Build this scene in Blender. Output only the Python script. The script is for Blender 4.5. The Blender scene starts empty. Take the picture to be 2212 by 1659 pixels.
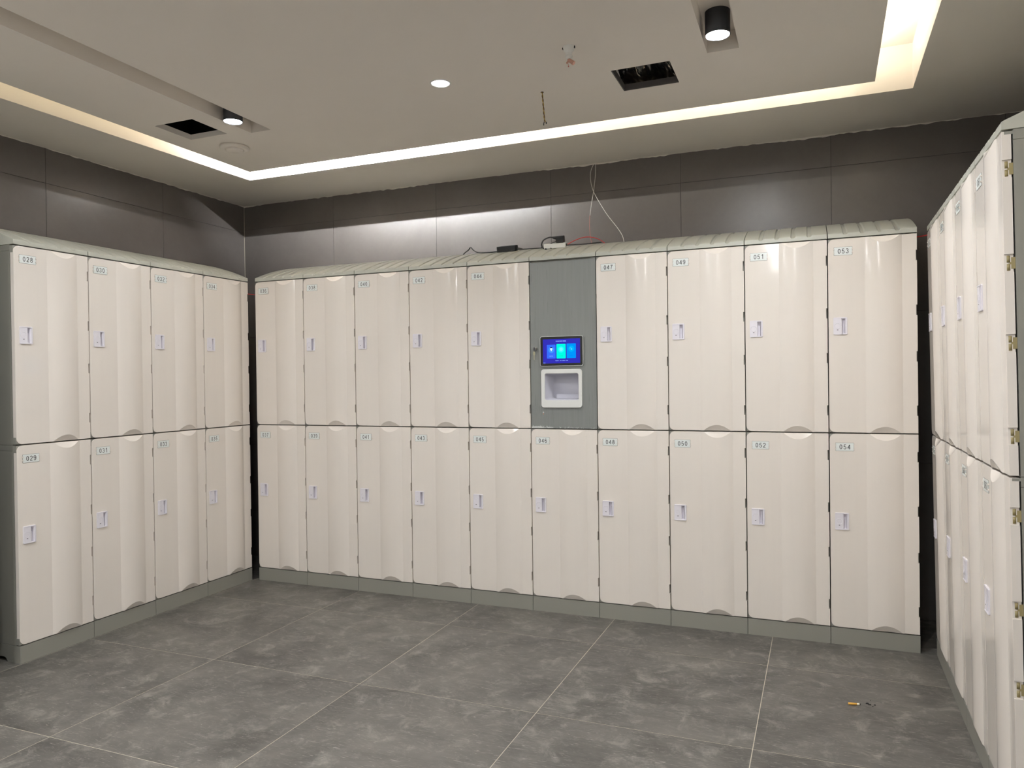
import bpy, bmesh, math, random
from mathutils import Vector, Matrix, noise
random.seed(7)
PI = math.pi
scene = bpy.context.scene
C = scene.collection

# ------------------------------------------------------------------ camera
cam_d = bpy.data.cameras.new('camera')
cam = bpy.data.objects.new('camera', cam_d)
C.objects.link(cam)
cam_d.sensor_fit = 'HORIZONTAL'
cam_d.sensor_width = 36.0
cam_d.lens = 1600.5 / 2212 * 36.0
cam.location = (3.3508, -3.8704, 1.2968)
cam.rotation_euler = (1.563, 0.0126, 0.3812)
cam_d.clip_start = 0.05
scene.camera = cam

# ------------------------------------------------------------------ world / exposure
world = bpy.data.worlds.new('world')
scene.world = world
world.use_nodes = True
bg = world.node_tree.nodes['Background']
bg.inputs['Color'].default_value = (0.5, 0.5, 0.5, 1)
bg.inputs['Strength'].default_value = 0.0
vs = scene.view_settings
vs.view_transform = 'Standard'
vs.look = 'None'
vs.gamma = 1.0
vs.use_curve_mapping = False
vs.exposure = 0.45
scene.cycles.use_denoising = True
scene.cycles.diffuse_bounces = 8
scene.cycles.max_bounces = 14
scene.cycles.sample_clamp_indirect = 8.0
scene.cycles.caustics_reflective = False
# light levels of the lamps and strips built further down
LAMP = 560.0        # disc of the black cylinder lamps
DOWN = 900.0       # disc of the recessed downlights
COVE_A = 2500.0      # cove strip, white length
COVE_B = 55.0      # cove strip, cream lengths
COVE_L = 11.0       # cove strip, dim amber length

# ------------------------------------------------------------------ helpers
def srgb(r, g, b):
    f = lambda c: c / 12.92 if c <= 0.04045 else ((c + 0.055) / 1.055) ** 2.4
    return (f(r / 255), f(g / 255), f(b / 255), 1)

def mat(name, col, rough=0.5, metal=0.0, spec=0.5, coat=0.0):
    m = bpy.data.materials.new(name)
    m.use_nodes = True
    b = m.node_tree.nodes['Principled BSDF']
    b.inputs['Base Color'].default_value = col
    b.inputs['Roughness'].default_value = rough
    b.inputs['Metallic'].default_value = metal
    b.inputs['Specular IOR Level'].default_value = spec
    b.inputs['Coat Weight'].default_value = coat
    return m

def emit(name, col, strength):
    m = bpy.data.materials.new(name)
    m.use_nodes = True
    nt = m.node_tree
    nt.nodes.clear()
    o = nt.nodes.new('ShaderNodeOutputMaterial')
    e = nt.nodes.new('ShaderNodeEmission')
    e.inputs['Color'].default_value = col
    e.inputs['Strength'].default_value = strength
    nt.links.new(e.outputs[0], o.inputs[0])
    return m

class N:
    """small node-graph helper on a principled material"""
    def __init__(self, m):
        self.nt = m.node_tree
        self.b = self.nt.nodes['Principled BSDF']
    def new(self, t, **kw):
        n = self.nt.nodes.new(t)
        for k, v in kw.items():
            if k in n.inputs: n.inputs[k].default_value = v
            else: setattr(n, k, v)
        return n
    def link(self, a, b): self.nt.links.new(a, b)
    def coord(self, scale=(1, 1, 1), use='Object', rand=False):
        tc = self.new('ShaderNodeTexCoord')
        mp = self.new('ShaderNodeMapping')
        mp.inputs['Scale'].default_value = scale
        self.link(tc.outputs[use], mp.inputs['Vector'])
        if rand:
            oi = self.new('ShaderNodeObjectInfo')
            mm = self.new('ShaderNodeMath', operation='MULTIPLY')
            mm.inputs[1].default_value = 37.0
            self.link(oi.outputs['Random'], mm.inputs[0])
            self.link(mm.outputs[0], mp.inputs['Location'])
        return mp.outputs[0]
    def noise(self, vec, scale, detail=4, rough=0.55, dist=0.0):
        n = self.new('ShaderNodeTexNoise')
        n.inputs['Scale'].default_value = scale
        n.inputs['Detail'].default_value = detail
        n.inputs['Roughness'].default_value = rough
        n.inputs['Distortion'].default_value = dist
        self.link(vec, n.inputs['Vector'])
        return n.outputs['Fac']
    def ramp(self, fac, stops):
        r = self.new('ShaderNodeValToRGB')
        e = r.color_ramp.elements
        while len(e) < len(stops): e.new(0.5)
        for i, (p, c) in enumerate(stops):
            e[i].position = p
            e[i].color = c if len(c) == 4 else (*c, 1)
        self.link(fac, r.inputs[0])
        return r.outputs[0]
    def mix(self, fac, a, b, mode='MIX'):
        m = self.new('ShaderNodeMix', data_type='RGBA', blend_type=mode)
        for s, v in ((m.inputs[0], fac), (m.inputs[6], a), (m.inputs[7], b)):
            if hasattr(v, 'links') or hasattr(v, 'is_linked'): self.link(v, s)
            else: s.default_value = v
        return m.outputs[2]
    def bump(self, h, strength, dist=0.002):
        b = self.new('ShaderNodeBump')
        b.inputs['Strength'].default_value = strength
        b.inputs['Distance'].default_value = dist
        self.link(h, b.inputs['Height'])
        self.link(b.outputs[0], self.b.inputs['Normal'])

def g(v): return (v, v, v, 1)

# ------------------------------------------------------------------ materials
def make_floor_mat():
    m = mat('floor_tile', g(0.1), 0.35)
    n = N(m)
    v = n.coord((1, 1, 1), 'Object', True)
    base = n.ramp(n.noise(v, 2.2, 6, 0.6, 1.2), [(0.32, srgb(66, 64, 61)), (0.5, srgb(83, 81, 77)), (0.68, srgb(99, 96, 91))])
    vs_ = n.coord((2.0, 9.0, 1), 'Object', True)
    streak = n.ramp(n.noise(vs_, 3.0, 8, 0.7, 1.5), [(0.42, g(0.0)), (0.75, g(1.0))])
    c1 = n.mix(0.35, base, srgb(118, 115, 109))
    c = n.mix(streak, base, c1)
    dust = n.ramp(n.noise(v, 9.0, 10, 0.75, 0.6), [(0.52, g(0)), (0.70, g(0.75))])
    c = n.mix(dust, c, srgb(138, 135, 128))
    scr = n.ramp(n.noise(n.coord((6, 60, 1), 'Object', True), 2.0, 4, 0.5, 3.0), [(0.62, g(0)), (0.67, g(0.7))])
    c = n.mix(scr, c, srgb(150, 147, 140))
    n.link(c, n.b.inputs['Base Color'])
    r = n.ramp(n.noise(v, 5.0, 6, 0.6, 0.8), [(0.3, g(0.34)), (0.7, g(0.55))])
    n.link(r, n.b.inputs['Roughness'])
    n.bump(n.noise(v, 40, 5), 0.08, 0.002)
    return m

def make_wall_mat():
    m = mat('wall_tile', g(0.1), 0.4)
    n = N(m)
    v = n.coord((1, 1, 1), 'Object', True)
    base = n.ramp(n.noise(v, 3.0, 7, 0.6, 0.6), [(0.3, srgb(92, 87, 84)), (0.55, srgb(97, 92, 89)), (0.75, srgb(102, 97, 94))])
    spk = n.ramp(n.noise(v, 34.0, 8, 0.7, 0.4), [(0.30, g(0)), (0.85, g(0.15))])
    c = n.mix(spk, base, srgb(122, 117, 112))
    n.link(c, n.b.inputs['Base Color'])
    r = n.ramp(n.noise(v, 14.0, 8, 0.65, 0.3), [(0.3, g(0.325)), (0.7, g(0.335))])
    n.link(r, n.b.inputs['Roughness'])
    n.bump(n.noise(v, 60, 4), 0.05, 0.002)
    return m

def make_door_mat():
    m = mat('ivory_plastic', srgb(226, 217, 206), 0.10, 0, 0.5)
    n = N(m)
    v = n.coord((14, 14, 0.6), 'Object', True)
    c = n.ramp(n.noise(v, 2.0, 5, 0.6, 0.3), [(0.30, srgb(223, 216, 208)), (0.70, srgb(225, 218, 210))])
    n.link(c, n.b.inputs['Base Color'])
    v2 = n.coord((1, 1, 1), 'Object', True)
    n.bump(n.noise(v2, 3.0, 2), 0.03, 0.02)
    return m

def make_panel_mat():
    m = mat('kiosk_grey', srgb(128, 132, 129), 0.32)
    n = N(m)
    v = n.coord((40, 1, 1.3), 'Object')
    c = n.ramp(n.noise(v, 1.6, 5, 0.6, 0.6), [(0.35, srgb(124, 127, 125)), (0.7, srgb(130, 133, 131))])
    # torn remains of protective film along the bottom edge
    tc = n.new('ShaderNodeTexCoord')
    sep = n.new('ShaderNodeSeparateXYZ')
    n.link(tc.outputs['Object'], sep.inputs[0])
    mr = n.new('ShaderNodeMapRange')
    mr.inputs['From Min'].default_value = 1.022
    mr.inputs['From Max'].default_value = 1.066
    mr.inputs['To Min'].default_value = 0.34
    mr.inputs['To Max'].default_value = -0.4
    n.link(sep.outputs['Z'], mr.inputs['Value'])
    mx = n.new('ShaderNodeMath', operation='MULTIPLY_ADD')
    mx.inputs[1].default_value = -0.55
    n.link(sep.outputs['X'], mx.inputs[0]); n.link(mr.outputs[0], mx.inputs[2])
    nz = n.noise(n.coord((1, 1, 1), 'Object'), 60.0, 6, 0.7, 1.0)
    ad = n.new('ShaderNodeMath', operation='ADD')
    n.link(mx.outputs[0], ad.inputs[0]); n.link(nz, ad.inputs[1])
    f = n.ramp(ad.outputs[0], [(0.70, g(0)), (0.80, g(0.8))])
    c = n.mix(f, c, srgb(205, 208, 206))
    n.link(c, n.b.inputs['Base Color'])
    r = n.ramp(n.noise(v, 3.0, 5), [(0.3, g(0.25)), (0.7, g(0.42))])
    n.link(r, n.b.inputs['Roughness'])
    n.bump(n.noise(v, 2.5, 5, 0.6, 0.8), 0.12, 0.004)
    return m

def make_ceil_mat():
    m = mat('ceiling_paint', srgb(226, 219, 210), 0.75, 0, 0.25)
    n = N(m)
    v = n.coord((1, 1, 1), 'Object')
    c = n.ramp(n.noise(v, 1.2, 4), [(0.3, srgb(225, 219, 211)), (0.7, srgb(230, 224, 216))])
    n.link(c, n.b.inputs['Base Color'])
    n.bump(n.noise(v, 25, 3), 0.02, 0.003)
    return m

M_FLOOR = make_floor_mat()
M_WALL = make_wall_mat()
M_DOOR = make_door_mat()
M_PANEL = make_panel_mat()
M_CEIL = make_ceil_mat()
M_GROUT = mat('floor_grout', srgb(182, 176, 160), 0.8)
M_WGROUT = mat('wall_grout', srgb(58, 56, 54), 0.9)
M_BODY = mat('grey_plastic', srgb(140, 139, 131), 0.42)
M_ROOF = mat('roof_grey', srgb(180, 181, 171), 0.34)
M_LOCK = mat('lock_plastic', srgb(222, 219, 226), 0.3)
M_LOCKD = mat('lock_detail', srgb(150, 147, 155), 0.4)
M_PLATE = mat('plate_face', srgb(222, 227, 225), 0.35)
M_PLATEGAP = mat('plate_gap_shade', srgb(120, 116, 108), 0.6)
M_INK = mat('black_ink', srgb(18, 18, 20), 0.6)
M_BLACK = mat('black_plastic', srgb(20, 20, 21), 0.4)
M_LAMPB = mat('lamp_black', srgb(40, 42, 46), 0.4)
M_WHITE = mat('white_plastic', srgb(228, 228, 224), 0.35)
M_TRAY = mat('tray_white', srgb(218, 219, 216), 0.3)
M_TRAYIN = mat('tray_inside', srgb(196, 196, 206), 0.35)
M_CHROME = mat('chrome', srgb(190, 190, 188), 0.22, 1.0)
M_BRASS = mat('key_metal', srgb(168, 164, 140), 0.3, 1.0)
M_HINGE = mat('hinge_cream', srgb(150, 137, 96), 0.45)
M_SILVER = mat('tablet_rim', srgb(205, 207, 206), 0.3, 0.6)
M_GLASS = mat('bezel_black', srgb(12, 12, 13), 0.12)
M_VOID = mat('void_dark', srgb(20, 19, 18), 0.95, 0, 0.1)  # near-black colour stands in for the unlit void above the ceiling
M_FILM = mat('black_film', srgb(14, 14, 14), 0.16)
M_REDW = mat('red_wire', srgb(190, 38, 36), 0.45)
M_PINKW = mat('faded_red_wire', srgb(170, 110, 104), 0.5)
M_WHITEW = mat('white_wire', srgb(214, 212, 206), 0.5)
M_BROWNW = mat('brown_wire', srgb(92, 58, 34), 0.5)
M_YELW = mat('yellow_wire', srgb(176, 148, 70), 0.5)
M_PINK = mat('sprinkler_pink', srgb(196, 150, 132), 0.5)
M_RED = mat('sprinkler_red', srgb(150, 60, 44), 0.4)
M_MIRROR = mat('reflector', srgb(150, 152, 158), 0.4, 1.0)
M_PLASTER = mat('plaster', srgb(214, 208, 200), 0.85)
M_FILTER = mat('filter_orange', srgb(222, 168, 72), 0.7)
M_PAPER = mat('cigarette_paper', srgb(226, 216, 190), 0.8)
M_ASH = mat('ash', srgb(28, 27, 26), 0.9)

# ------------------------------------------------------------------ mesh helpers
class MB:
    def __init__(self): self.v = []; self.f = []; self.m = []; self.s = []
    def face(self, pts, mi=0, smooth=False):
        i = len(self.v); self.v += [tuple(p) for p in pts]
        self.f.append(list(range(i, i + len(pts)))); self.m.append(mi); self.s.append(smooth)
    def box(self, x0, x1, y0, y1, z0, z1, mi=0):
        p = [(x0, y0, z0), (x1, y0, z0), (x1, y1, z0), (x0, y1, z0), (x0, y0, z1), (x1, y0, z1), (x1, y1, z1), (x0, y1, z1)]
        for q in ((0, 3, 2, 1), (4, 5, 6, 7), (0, 1, 5, 4), (1, 2, 6, 5), (2, 3, 7, 6), (3, 0, 4, 7)):
            self.face([p[k] for k in q], mi)
    def lathe(self, prof, n=32, cx=0, cy=0, mi=0, smooth=True):
        rings = [[(cx + r * math.cos(2 * PI * k / n), cy + r * math.sin(2 * PI * k / n), z) for k in range(n)] for r, z in prof]
        for a, b in zip(rings, rings[1:]):
            for k in range(n):
                q = [a[k], a[(k + 1) % n], b[(k + 1) % n], b[k]]
                self.face(q, mi, smooth)
    def disc(self, r, z, n=32, cx=0, cy=0, mi=0, up=False):
        p = [(cx + r * math.cos(2 * PI * k / n), cy + r * math.sin(2 * PI * k / n), z) for k in range(n)]
        self.face(p if up else p[::-1], mi)
    def tube(self, pts, r, n=8, mi=0, sub=6, cap=True):
        pts = [Vector(p) for p in pts]
        P = []
        if sub > 1 and len(pts) > 2:
            for i in range(len(pts) - 1):
                p0 = pts[max(i - 1, 0)]; p1 = pts[i]; p2 = pts[i + 1]; p3 = pts[min(i + 2, len(pts) - 1)]
                for k in range(sub):
                    t = k / sub
                    P.append(0.5 * ((2 * p1) + (p2 - p0) * t + (2 * p0 - 5 * p1 + 4 * p2 - p3) * t * t + (3 * p1 - p0 - 3 * p2 + p3) * t ** 3))
            P.append(pts[-1])
        else: P = pts
        up = Vector((0.13, 0.31, 0.94)); rings = []
        for i, p in enumerate(P):
            d = (P[min(i + 1, len(P) - 1)] - P[max(i - 1, 0)]).normalized()
            a = d.cross(up)
            if a.length < 1e-4: a = d.cross(Vector((1, 0, 0)))
            a.normalize(); b = d.cross(a).normalized(); up = b.cross(d) if False else up
            rr = r(i / max(1, len(P) - 1)) if callable(r) else r
            rings.append([p + (a * math.cos(2 * PI * k / n) + b * math.sin(2 * PI * k / n)) * rr for k in range(n)])
        for a, b in zip(rings, rings[1:]):
            for k in range(n):
                self.face([a[k], a[(k + 1) % n], b[(k + 1) % n], b[k]], mi, True)
        if cap:
            self.face(rings[0][::-1], mi); self.face(rings[-1], mi)
    def prism(self, outline, y0, y1, mi=0, back=True):
        """outline in (x, z), facing -y at y0"""
        self.face([(x, y0, z) for x, z in outline], mi)
        if back: self.face([(x, y1, z) for x, z in outline][::-1], mi)
        n = len(outline)
        for k in range(n):
            (xa, za), (xb, zb) = outline[k], outline[(k + 1) % n]
            self.face([(xa, y0, za), (xa, y1, za), (xb, y1, zb), (xb, y0, zb)], mi)
    def mesh(self, name, mats, merge=True):
        me = bpy.data.meshes.new(name)
        me.from_pydata(self.v, [], self.f)
        for p, mi, s in zip(me.polygons, self.m, self.s):
            p.material_index = mi; p.use_smooth = s
        for m in (mats if isinstance(mats, (list, tuple)) else [mats]): me.materials.append(m)
        if merge:
            bm = bmesh.new(); bm.from_mesh(me)
            bmesh.ops.remove_doubles(bm, verts=bm.verts, dist=1e-6)
            bm.to_mesh(me); bm.free()
        return me

def rrect(x0, x1, z0, z1, r, n=5):
    o = []
    for cx, cz, a0 in ((x1 - r, z0 + r, -PI / 2), (x1 - r, z1 - r, 0), (x0 + r, z1 - r, PI / 2), (x0 + r, z0 + r, PI)):
        for k in range(n + 1):
            a = a0 + PI / 2 * k / n
            o.append((cx + r * math.cos(a), cz + r * math.sin(a)))
    return o

def obj(name, me, parent=None, loc=None):
    o = bpy.data.objects.new(name, me)
    C.objects.link(o)
    if parent: o.parent = parent
    if loc: o.location = loc
    return o

def bevel_mesh(me, width, seg=2, ang=40):
    bm = bmesh.new(); bm.from_mesh(me)
    ed = [e for e in bm.edges if len(e.link_faces) == 2 and e.calc_face_angle(0) > math.radians(ang)]
    bmesh.ops.bevel(bm, geom=ed, offset=width, segments=seg, profile=0.6, affect='EDGES', clamp_overlap=True)
    bm.to_mesh(me); bm.free()
    return me

def thing(name, label, cat, loc=(0, 0, 0), rot=(0, 0, 0), group=None):
    o = bpy.data.objects.new(name, None); C.objects.link(o)
    o.empty_display_size = 0.1
    o.location = loc; o.rotation_euler = rot
    return tag(o, label, cat, group)

def tag(o, label, cat, group=None):
    o['label'] = label; o['category'] = cat
    if group: o['group'] = group
    return o

def struct(name, me, label=None, parent=None):
    o = obj(name, me, parent)
    if not parent: o['kind'] = 'structure'
    if label: o['label'] = label
    return o

# ------------------------------------------------------------------ room shell
XL, YB, XR, YF, ZC = -0.5484, 0.53, 4.412, -6.2, 2.5993
SH = 0.0125                                  # the joints running to the camera lean by this much
# floor: bed of grout with single tiles on it
mb = MB(); mb.box(XL - 0.02, XR + 0.02, YF - 0.02, YB + 0.02, -0.06, -0.0006)
floor = struct('floor', mb.mesh('floor_bed', M_GROUT), 'dark grey tiled floor with pale joints')
JX = [-0.032 + 0.8 * k for k in range(-1, 7)]
JY = [0.41 - 0.8 * k for k in range(-1, 10)]
def clampx(x): return max(XL - 0.01, min(XR + 0.01, x))
def clampy(y): return max(YF - 0.01, min(YB + 0.01, y))
for i in range(len(JX) - 1):
    for j in range(len(JY) - 1):
        ya, yb_ = clampy(JY[j + 1] + 0.0015), clampy(JY[j] - 0.0015)
        if yb_ - ya < 0.01: continue
        xs = lambda x, y: clampx(x + SH * (y + 0.4))
        q = [(xs(JX[i] + 0.0015, ya), ya), (xs(JX[i + 1] - 0.0015, ya), ya), (xs(JX[i + 1] - 0.0015, yb_), yb_), (xs(JX[i] + 0.0015, yb_), yb_)]
        if q[1][0] - q[0][0] < 0.02: continue
        cx = sum(p[0] for p in q) / 4; cy = sum(p[1] for p in q) / 4
        mb = MB()
        t = [(x - cx, y - cy, 0.0) for x, y in q]; b = [(x - cx, y - cy, -0.01) for x, y in q]
        mb.face(t); mb.face(b[::-1])
        for k in range(4): mb.face([b[k], b[(k + 1) % 4], t[(k + 1) % 4], t[k]])
        obj('tile', mb.mesh('floor_tile', M_FLOOR), floor, (cx, cy, 0))

def tiled_wall(name, us, zs, place, label, backing):
    mb = MB(); backing(mb)
    w = struct(name, mb.mesh(name + '_backing', M_WGROUT), label)
    for a, b in zip(us, us[1:]):
        for c, d in zip(zs, zs[1:]):
            gp = 0.0012
            mb = MB()
            hu, hz = abs(b - a) / 2 - gp, (d - c) / 2 - gp
            mb.box(-hu, hu, 0.0, 0.008, -hz, hz)
            o = obj('tile', mb.mesh('wall_tile', M_WALL), w)
            place(o, (a + b) / 2, (c + d) / 2)
    return w
ZJ = [0.0, 0.825, 1.625, 2.425, ZC + 0.02]
def p_back(o, u, z): o.location = (u, YB, z)
tiled_wall('wall_back', [XL, 0.2435, 1.0584, 1.864, 2.664, 3.472, 4.28, XR], ZJ, p_back, 'dark grey concrete-look tiled wall behind the long locker row',
           lambda mb: mb.box(XL - 0.03, XR + 0.03, YB + 0.0025, YB + 0.08, -0.05, 3.0))
ZJL = [0.0, 0.805, 1.605, 2.405, ZC + 0.02]
def p_left(o, u, z): o.location = (XL, u, z); o.rotation_euler = (0, 0, PI / 2)
tiled_wall('wall_left', [YB, -0.22, -1.02, -1.82, -2.62], ZJL, p_left, 'dark grey concrete-look tiled wall behind the four-column locker row',
           lambda mb: mb.box(XL - 0.08, XL - 0.0025, -2.62, YB + 0.03, -0.05, 3.0))
def p_right(o, u, z): o.location = (XR, u, z); o.rotation_euler = (0, 0, -PI / 2)
tiled_wall('wall_right', [YB, -0.27, -1.07, -1.87, -2.67], ZJL, p_right, 'dark grey tiled wall behind the lockers seen edge on',
           lambda mb: mb.box(XR + 0.0025, XR + 0.08, -2.67, YB + 0.03, -0.05, 3.0))
# the rest of the room, out of view: plain painted walls
M_PAINT = mat('wall_paint', srgb(232, 230, 227), 0.7, 0, 0.3)
mb = MB(); mb.box(XL - 0.03, XR + 0.03, YF - 0.08, YF, -0.05, 3.0)
struct('wall_front', mb.mesh('wall_front', M_PAINT), 'plain pale painted wall at the far end of the room')
mb = MB(); mb.box(XL - 0.08, XL - 0.012, YF, -2.62, -0.05, 3.0)
struct('wall_left_end', mb.mesh('wall_left_end', M_PAINT), 'pale painted stretch of wall past the tiled part')
mb = MB(); mb.box(XR + 0.001, XR + 0.08, YF, -2.67, -0.05, 3.0)
struct('wall_right_end', mb.mesh('wall_right_end', M_PAINT), 'pale painted stretch of wall on the other side past the tiles')

# ceiling: outer soffit, lit slot, inner panel with openings and lamp channels
def xo_l(y): return 0.0 + 0.031 * (y + 0.03)
def xi_l(y): return 0.1336 + 0.0014 * (y + 0.18)
def xi_r(y): return 3.635 + 0.021 * (y + 0.19)
def xo_r(y): return 3.803 + 0.0122 * (y + 0.03)
YO, YI, YO2, YI2 = -0.031, -0.187, -5.87, -5.70
ZT = 2.805
mb = MB()
# soffit around the slot (single plane, faces down) and outer slot walls
oc = [(xo_l(YO), YO), (xo_r(YO), YO), (xo_r(YO2), YO2), (xo_l(YO2), YO2)]
wc = [(XL - 0.02, YB + 0.02), (XR + 0.02, YB + 0.02), (XR + 0.02, YF - 0.02), (XL - 0.02, YF - 0.02)]
for k in range(4):
    a, b = k, (k + 1) % 4
    mb.face([(*wc[a], ZC), (*wc[b], ZC), (*oc[b], ZC), (*oc[a], ZC)])
    mb.face([(*oc[a], ZC), (*oc[b], ZC), (*oc[b], ZT), (*oc[a], ZT)])
# slot deck and its hidden inner wall
ic = [(xi_l(YI) + 0.10, YI - 0.10), (xi_r(YI) - 0.10, YI - 0.10), (xi_r(YI2) - 0.10, YI2 + 0.10), (xi_l(YI2) + 0.10, YI2 + 0.10)]
pc = [(xi_l(YI), YI), (xi_r(YI), YI), (xi_r(YI2), YI2), (xi_l(YI2), YI2)]
UP = 2.661
pc2 = [(xi_l(YI) + 0.02, YI - 0.02), (xi_r(YI) - 0.02, YI - 0.02), (xi_r(YI2) - 0.02, YI2 + 0.02), (xi_l(YI2) + 0.02, YI2 + 0.02)]
for k in range(4):
    a, b = k, (k + 1) % 4
    mb.face([(*oc[a], ZT), (*oc[b], ZT), (*ic[b], ZT), (*ic[a], ZT)])
    mb.face([(*ic[a], ZT), (*ic[b], ZT), (*ic[b], ZC + 0.03), (*ic[a], ZC + 0.03)])
    mb.face([(*pc[a], ZC), (*pc[a], UP), (*pc[b], UP), (*pc[b], ZC)])          # upstand
    mb.face([(*pc[a], UP), (*pc2[a], UP), (*pc2[b], UP), (*pc[b], UP)])
    mb.face([(*pc2[a], UP), (*pc2[a], ZC + 0.03), (*pc2[b], ZC + 0.03), (*pc2[b], UP)])
    mb.face([(*pc2[a], ZC + 0.03), (*ic[a], ZC + 0.03), (*ic[b], ZC + 0.03), (*pc2[b], ZC + 0.03)])
# inner panel with holes
HL = (0.280, 0.527, -1.040, -0.801)          # open hatch near the left wall
HR = (2.579, 2.828, -0.772, -0.527)          # hatch with black film
CL = (0.648, 0.776, -5.4, -0.759)            # lamp channels
CR = (2.981, 3.104, -5.4, -0.785)
DL = [(1.856, -0.944), (1.856, -2.45), (1.856, -3.95), (1.856, -5.3)]
LY = [-0.960, -2.45, -3.95, -5.25]
DH = 0.07
cells = [HL, HR, CL, CR] + [(x - DH, x + DH, y - DH, y + DH) for x, y in DL]
xs = sorted(set([c[0] for c in cells] + [c[1] for c in cells]))
ys = sorted(set([c[2] for c in cells] + [c[3] for c in cells] + [YI, YI2]))
xs = [None] + xs + [None]
def px(i, y):
    if i == 0: return xi_l(y)
    if i == len(xs) - 1: return xi_r(y)
    return xs[i]
for i in range(len(xs) - 1):
    for j in range(len(ys) - 1):
        ya, yb_ = ys[j], ys[j + 1]
        cx = (px(i, ya) + px(i + 1, ya)) / 2; cy = (ya + yb_) / 2
        if any(c[0] < cx < c[1] and c[2] < cy < c[3] for c in cells): continue
        mb.face([(px(i, ya), ya, ZC), (px(i, yb_), yb_, ZC), (px(i + 1, yb_), yb_, ZC), (px(i + 1, ya), ya, ZC)])
# hole edges
def hole_sides(c, h):
    x0, x1, y0, y1 = c
    p = [(x0, y0), (x1, y0), (x1, y1), (x0, y1)]
    for k in range(4):
        a, b = p[k], p[(k + 1) % 4]
        mb.face([(*a, ZC), (*b, ZC), (*b, ZC + h), (*a, ZC + h)])
hole_sides(HL, 0.028); hole_sides(HR, 0.028)
CH = 0.075
for c in (CL, CR):
    hole_sides(c, CH)
    mb.face([(c[0], c[2], ZC + CH), (c[0], c[3], ZC + CH), (c[1], c[3], ZC + CH), (c[1], c[2], ZC + CH)])
for cx, cy in DL:                             # square cell with a round hole
    n = 32; r = 0.040
    for k in range(n):
        def sq(a):
            s = DH / max(abs(math.cos(a)), abs(math.sin(a)))
            return (cx + s * math.cos(a), cy + s * math.sin(a), ZC)
        def ci(a): return (cx + r * math.cos(a), cy + r * math.sin(a), ZC)
        a0, a1 = 2 * PI * (k + .0) / n + PI / 4, 2 * PI * (k + 1.0) / n + PI / 4
        mb.face([sq(a0), ci(a0), ci(a1), sq(a1)])
ceiling = struct('ceiling', mb.mesh('ceiling', M_CEIL), 'pale plaster ceiling with a glowing recessed slot around its middle panel')
# slab above the openings
mb = MB(); mb.box(XL - 0.1, XR + 0.1, YF - 0.1, YB + 0.1, 3.0, 3.1)
hv = [(0.25, -1.09), (0.56, -1.09), (0.56, -0.77), (0.25, -0.77)]   # added near-black liner keeping the open hatch in shade
for k in range(4):
    a, b = hv[k], hv[(k + 1) % 4]
    mb.face([(*a, ZC + 0.029), (*b, ZC + 0.029), (*b, 3.0), (*a, 3.0)])
struct('trim_1', mb.mesh('slab', M_VOID), 'concrete slab above the ceiling hatches, darkened as shade, with an added liner')

# ragged plaster bead where ceiling meets wall
def bead(name, p0, p1, nrm, seed, label):
    mb = MB(); n = 420
    p0 = Vector(p0); p1 = Vector(p1); nrm = Vector(nrm)
    def hgt(t):
        a = noise.noise(Vector((t * 30, seed, 0))) * 0.006 + noise.noise(Vector((t * 150, seed, 3))) * 0.006 + noise.noise(Vector((t * 7, seed, 9))) * 0.005 + 0.003
        return max(0.0008, a)
    for k in range(n):
        t0, t1 = k / n, (k + 1) / n
        a, b = p0.lerp(p1, t0), p0.lerp(p1, t1)
        h0, h1 = hgt(t0), hgt(t1)
        d = nrm * 0.005
        A, B = a + d, b + d
        dn0, dn1 = Vector((0, 0, -h0)), Vector((0, 0, -h1))
        mb.face([A, B, B + dn1, A + dn0]); mb.face([A + dn0, B + dn1, b + dn1, a + dn0])
    return struct(name, mb.mesh(name, M_PLASTER), label)
bead('trim_2', (XL, YB, ZC), (XR, YB, ZC), (0, -1, 0), 1.3, 'ragged pale plaster line above the long tiled wall')
bead('trim_3', (XL, YF, ZC), (XL, YB, ZC), (1, 0, 0), 5.1, 'ragged pale plaster line above the side tiled wall')
mb = MB(); mb.box(XL, XL + 0.0028, YB - 0.0028, YB, 0, ZC - 0.001)
struct('trim_4', mb.mesh('corner_bead', M_GROUT), 'thin pale grout line in the room corner')

# ------------------------------------------------------------------ cove LED strips
def led(name, a, b, inward, m, label):
    a = Vector((*a, 0)); b = Vector((*b, 0)); inward = Vector((*inward, 0))
    mb = MB()
    q = [a + inward * 0.003, b + inward * 0.003, b + inward * 0.015, a + inward * 0.015]
    lo = [(p.x, p.y, UP) for p in q]; hi = [(p.x, p.y, UP + 0.004) for p in q]
    mb.face(lo); mb.face(hi[::-1])
    for k in range(4): mb.face([lo[k], hi[k], hi[(k + 1) % 4], lo[(k + 1) % 4]])
    o = obj(name, mb.mesh(name, m))
    return tag(o, label, 'light strip', 'light strips hidden in the ceiling slot')
E_A = emit('led_white', (0.97, 0.985, 1.0, 1), COVE_A)
E_A2 = emit('led_white_corner', (1.0, 0.985, 0.97, 1), COVE_A * 0.55)
E_B = emit('led_cream', (1.0, 0.95, 0.80, 1), COVE_B)
E_L = emit('led_amber', (1.0, 0.90, 0.64, 1), COVE_L)
led('led_strip', (0.15, YI), (1.55, YI), (0, -1), E_A, 'bright white light strip in the ceiling slot above lockers 036 to 042')
led('led_strip', (1.56, YI), (xi_r(YI) - 0.02, YI), (0, -1), E_B, 'cream light strip in the ceiling slot above lockers 044 to 053')
led('led_strip', (xi_r(YI), YI - 0.02), (xi_r(YI2), YI2 + 0.02), (-1, 0), E_B, 'cream light strip in the ceiling slot beside lockers 055 to 061')
led('led_strip', (xi_l(YI), YI - 0.02), (xi_l(YI), YI - 0.14), (1, 0), E_A2, 'short bright white light strip at the corner of the ceiling slot')
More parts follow.
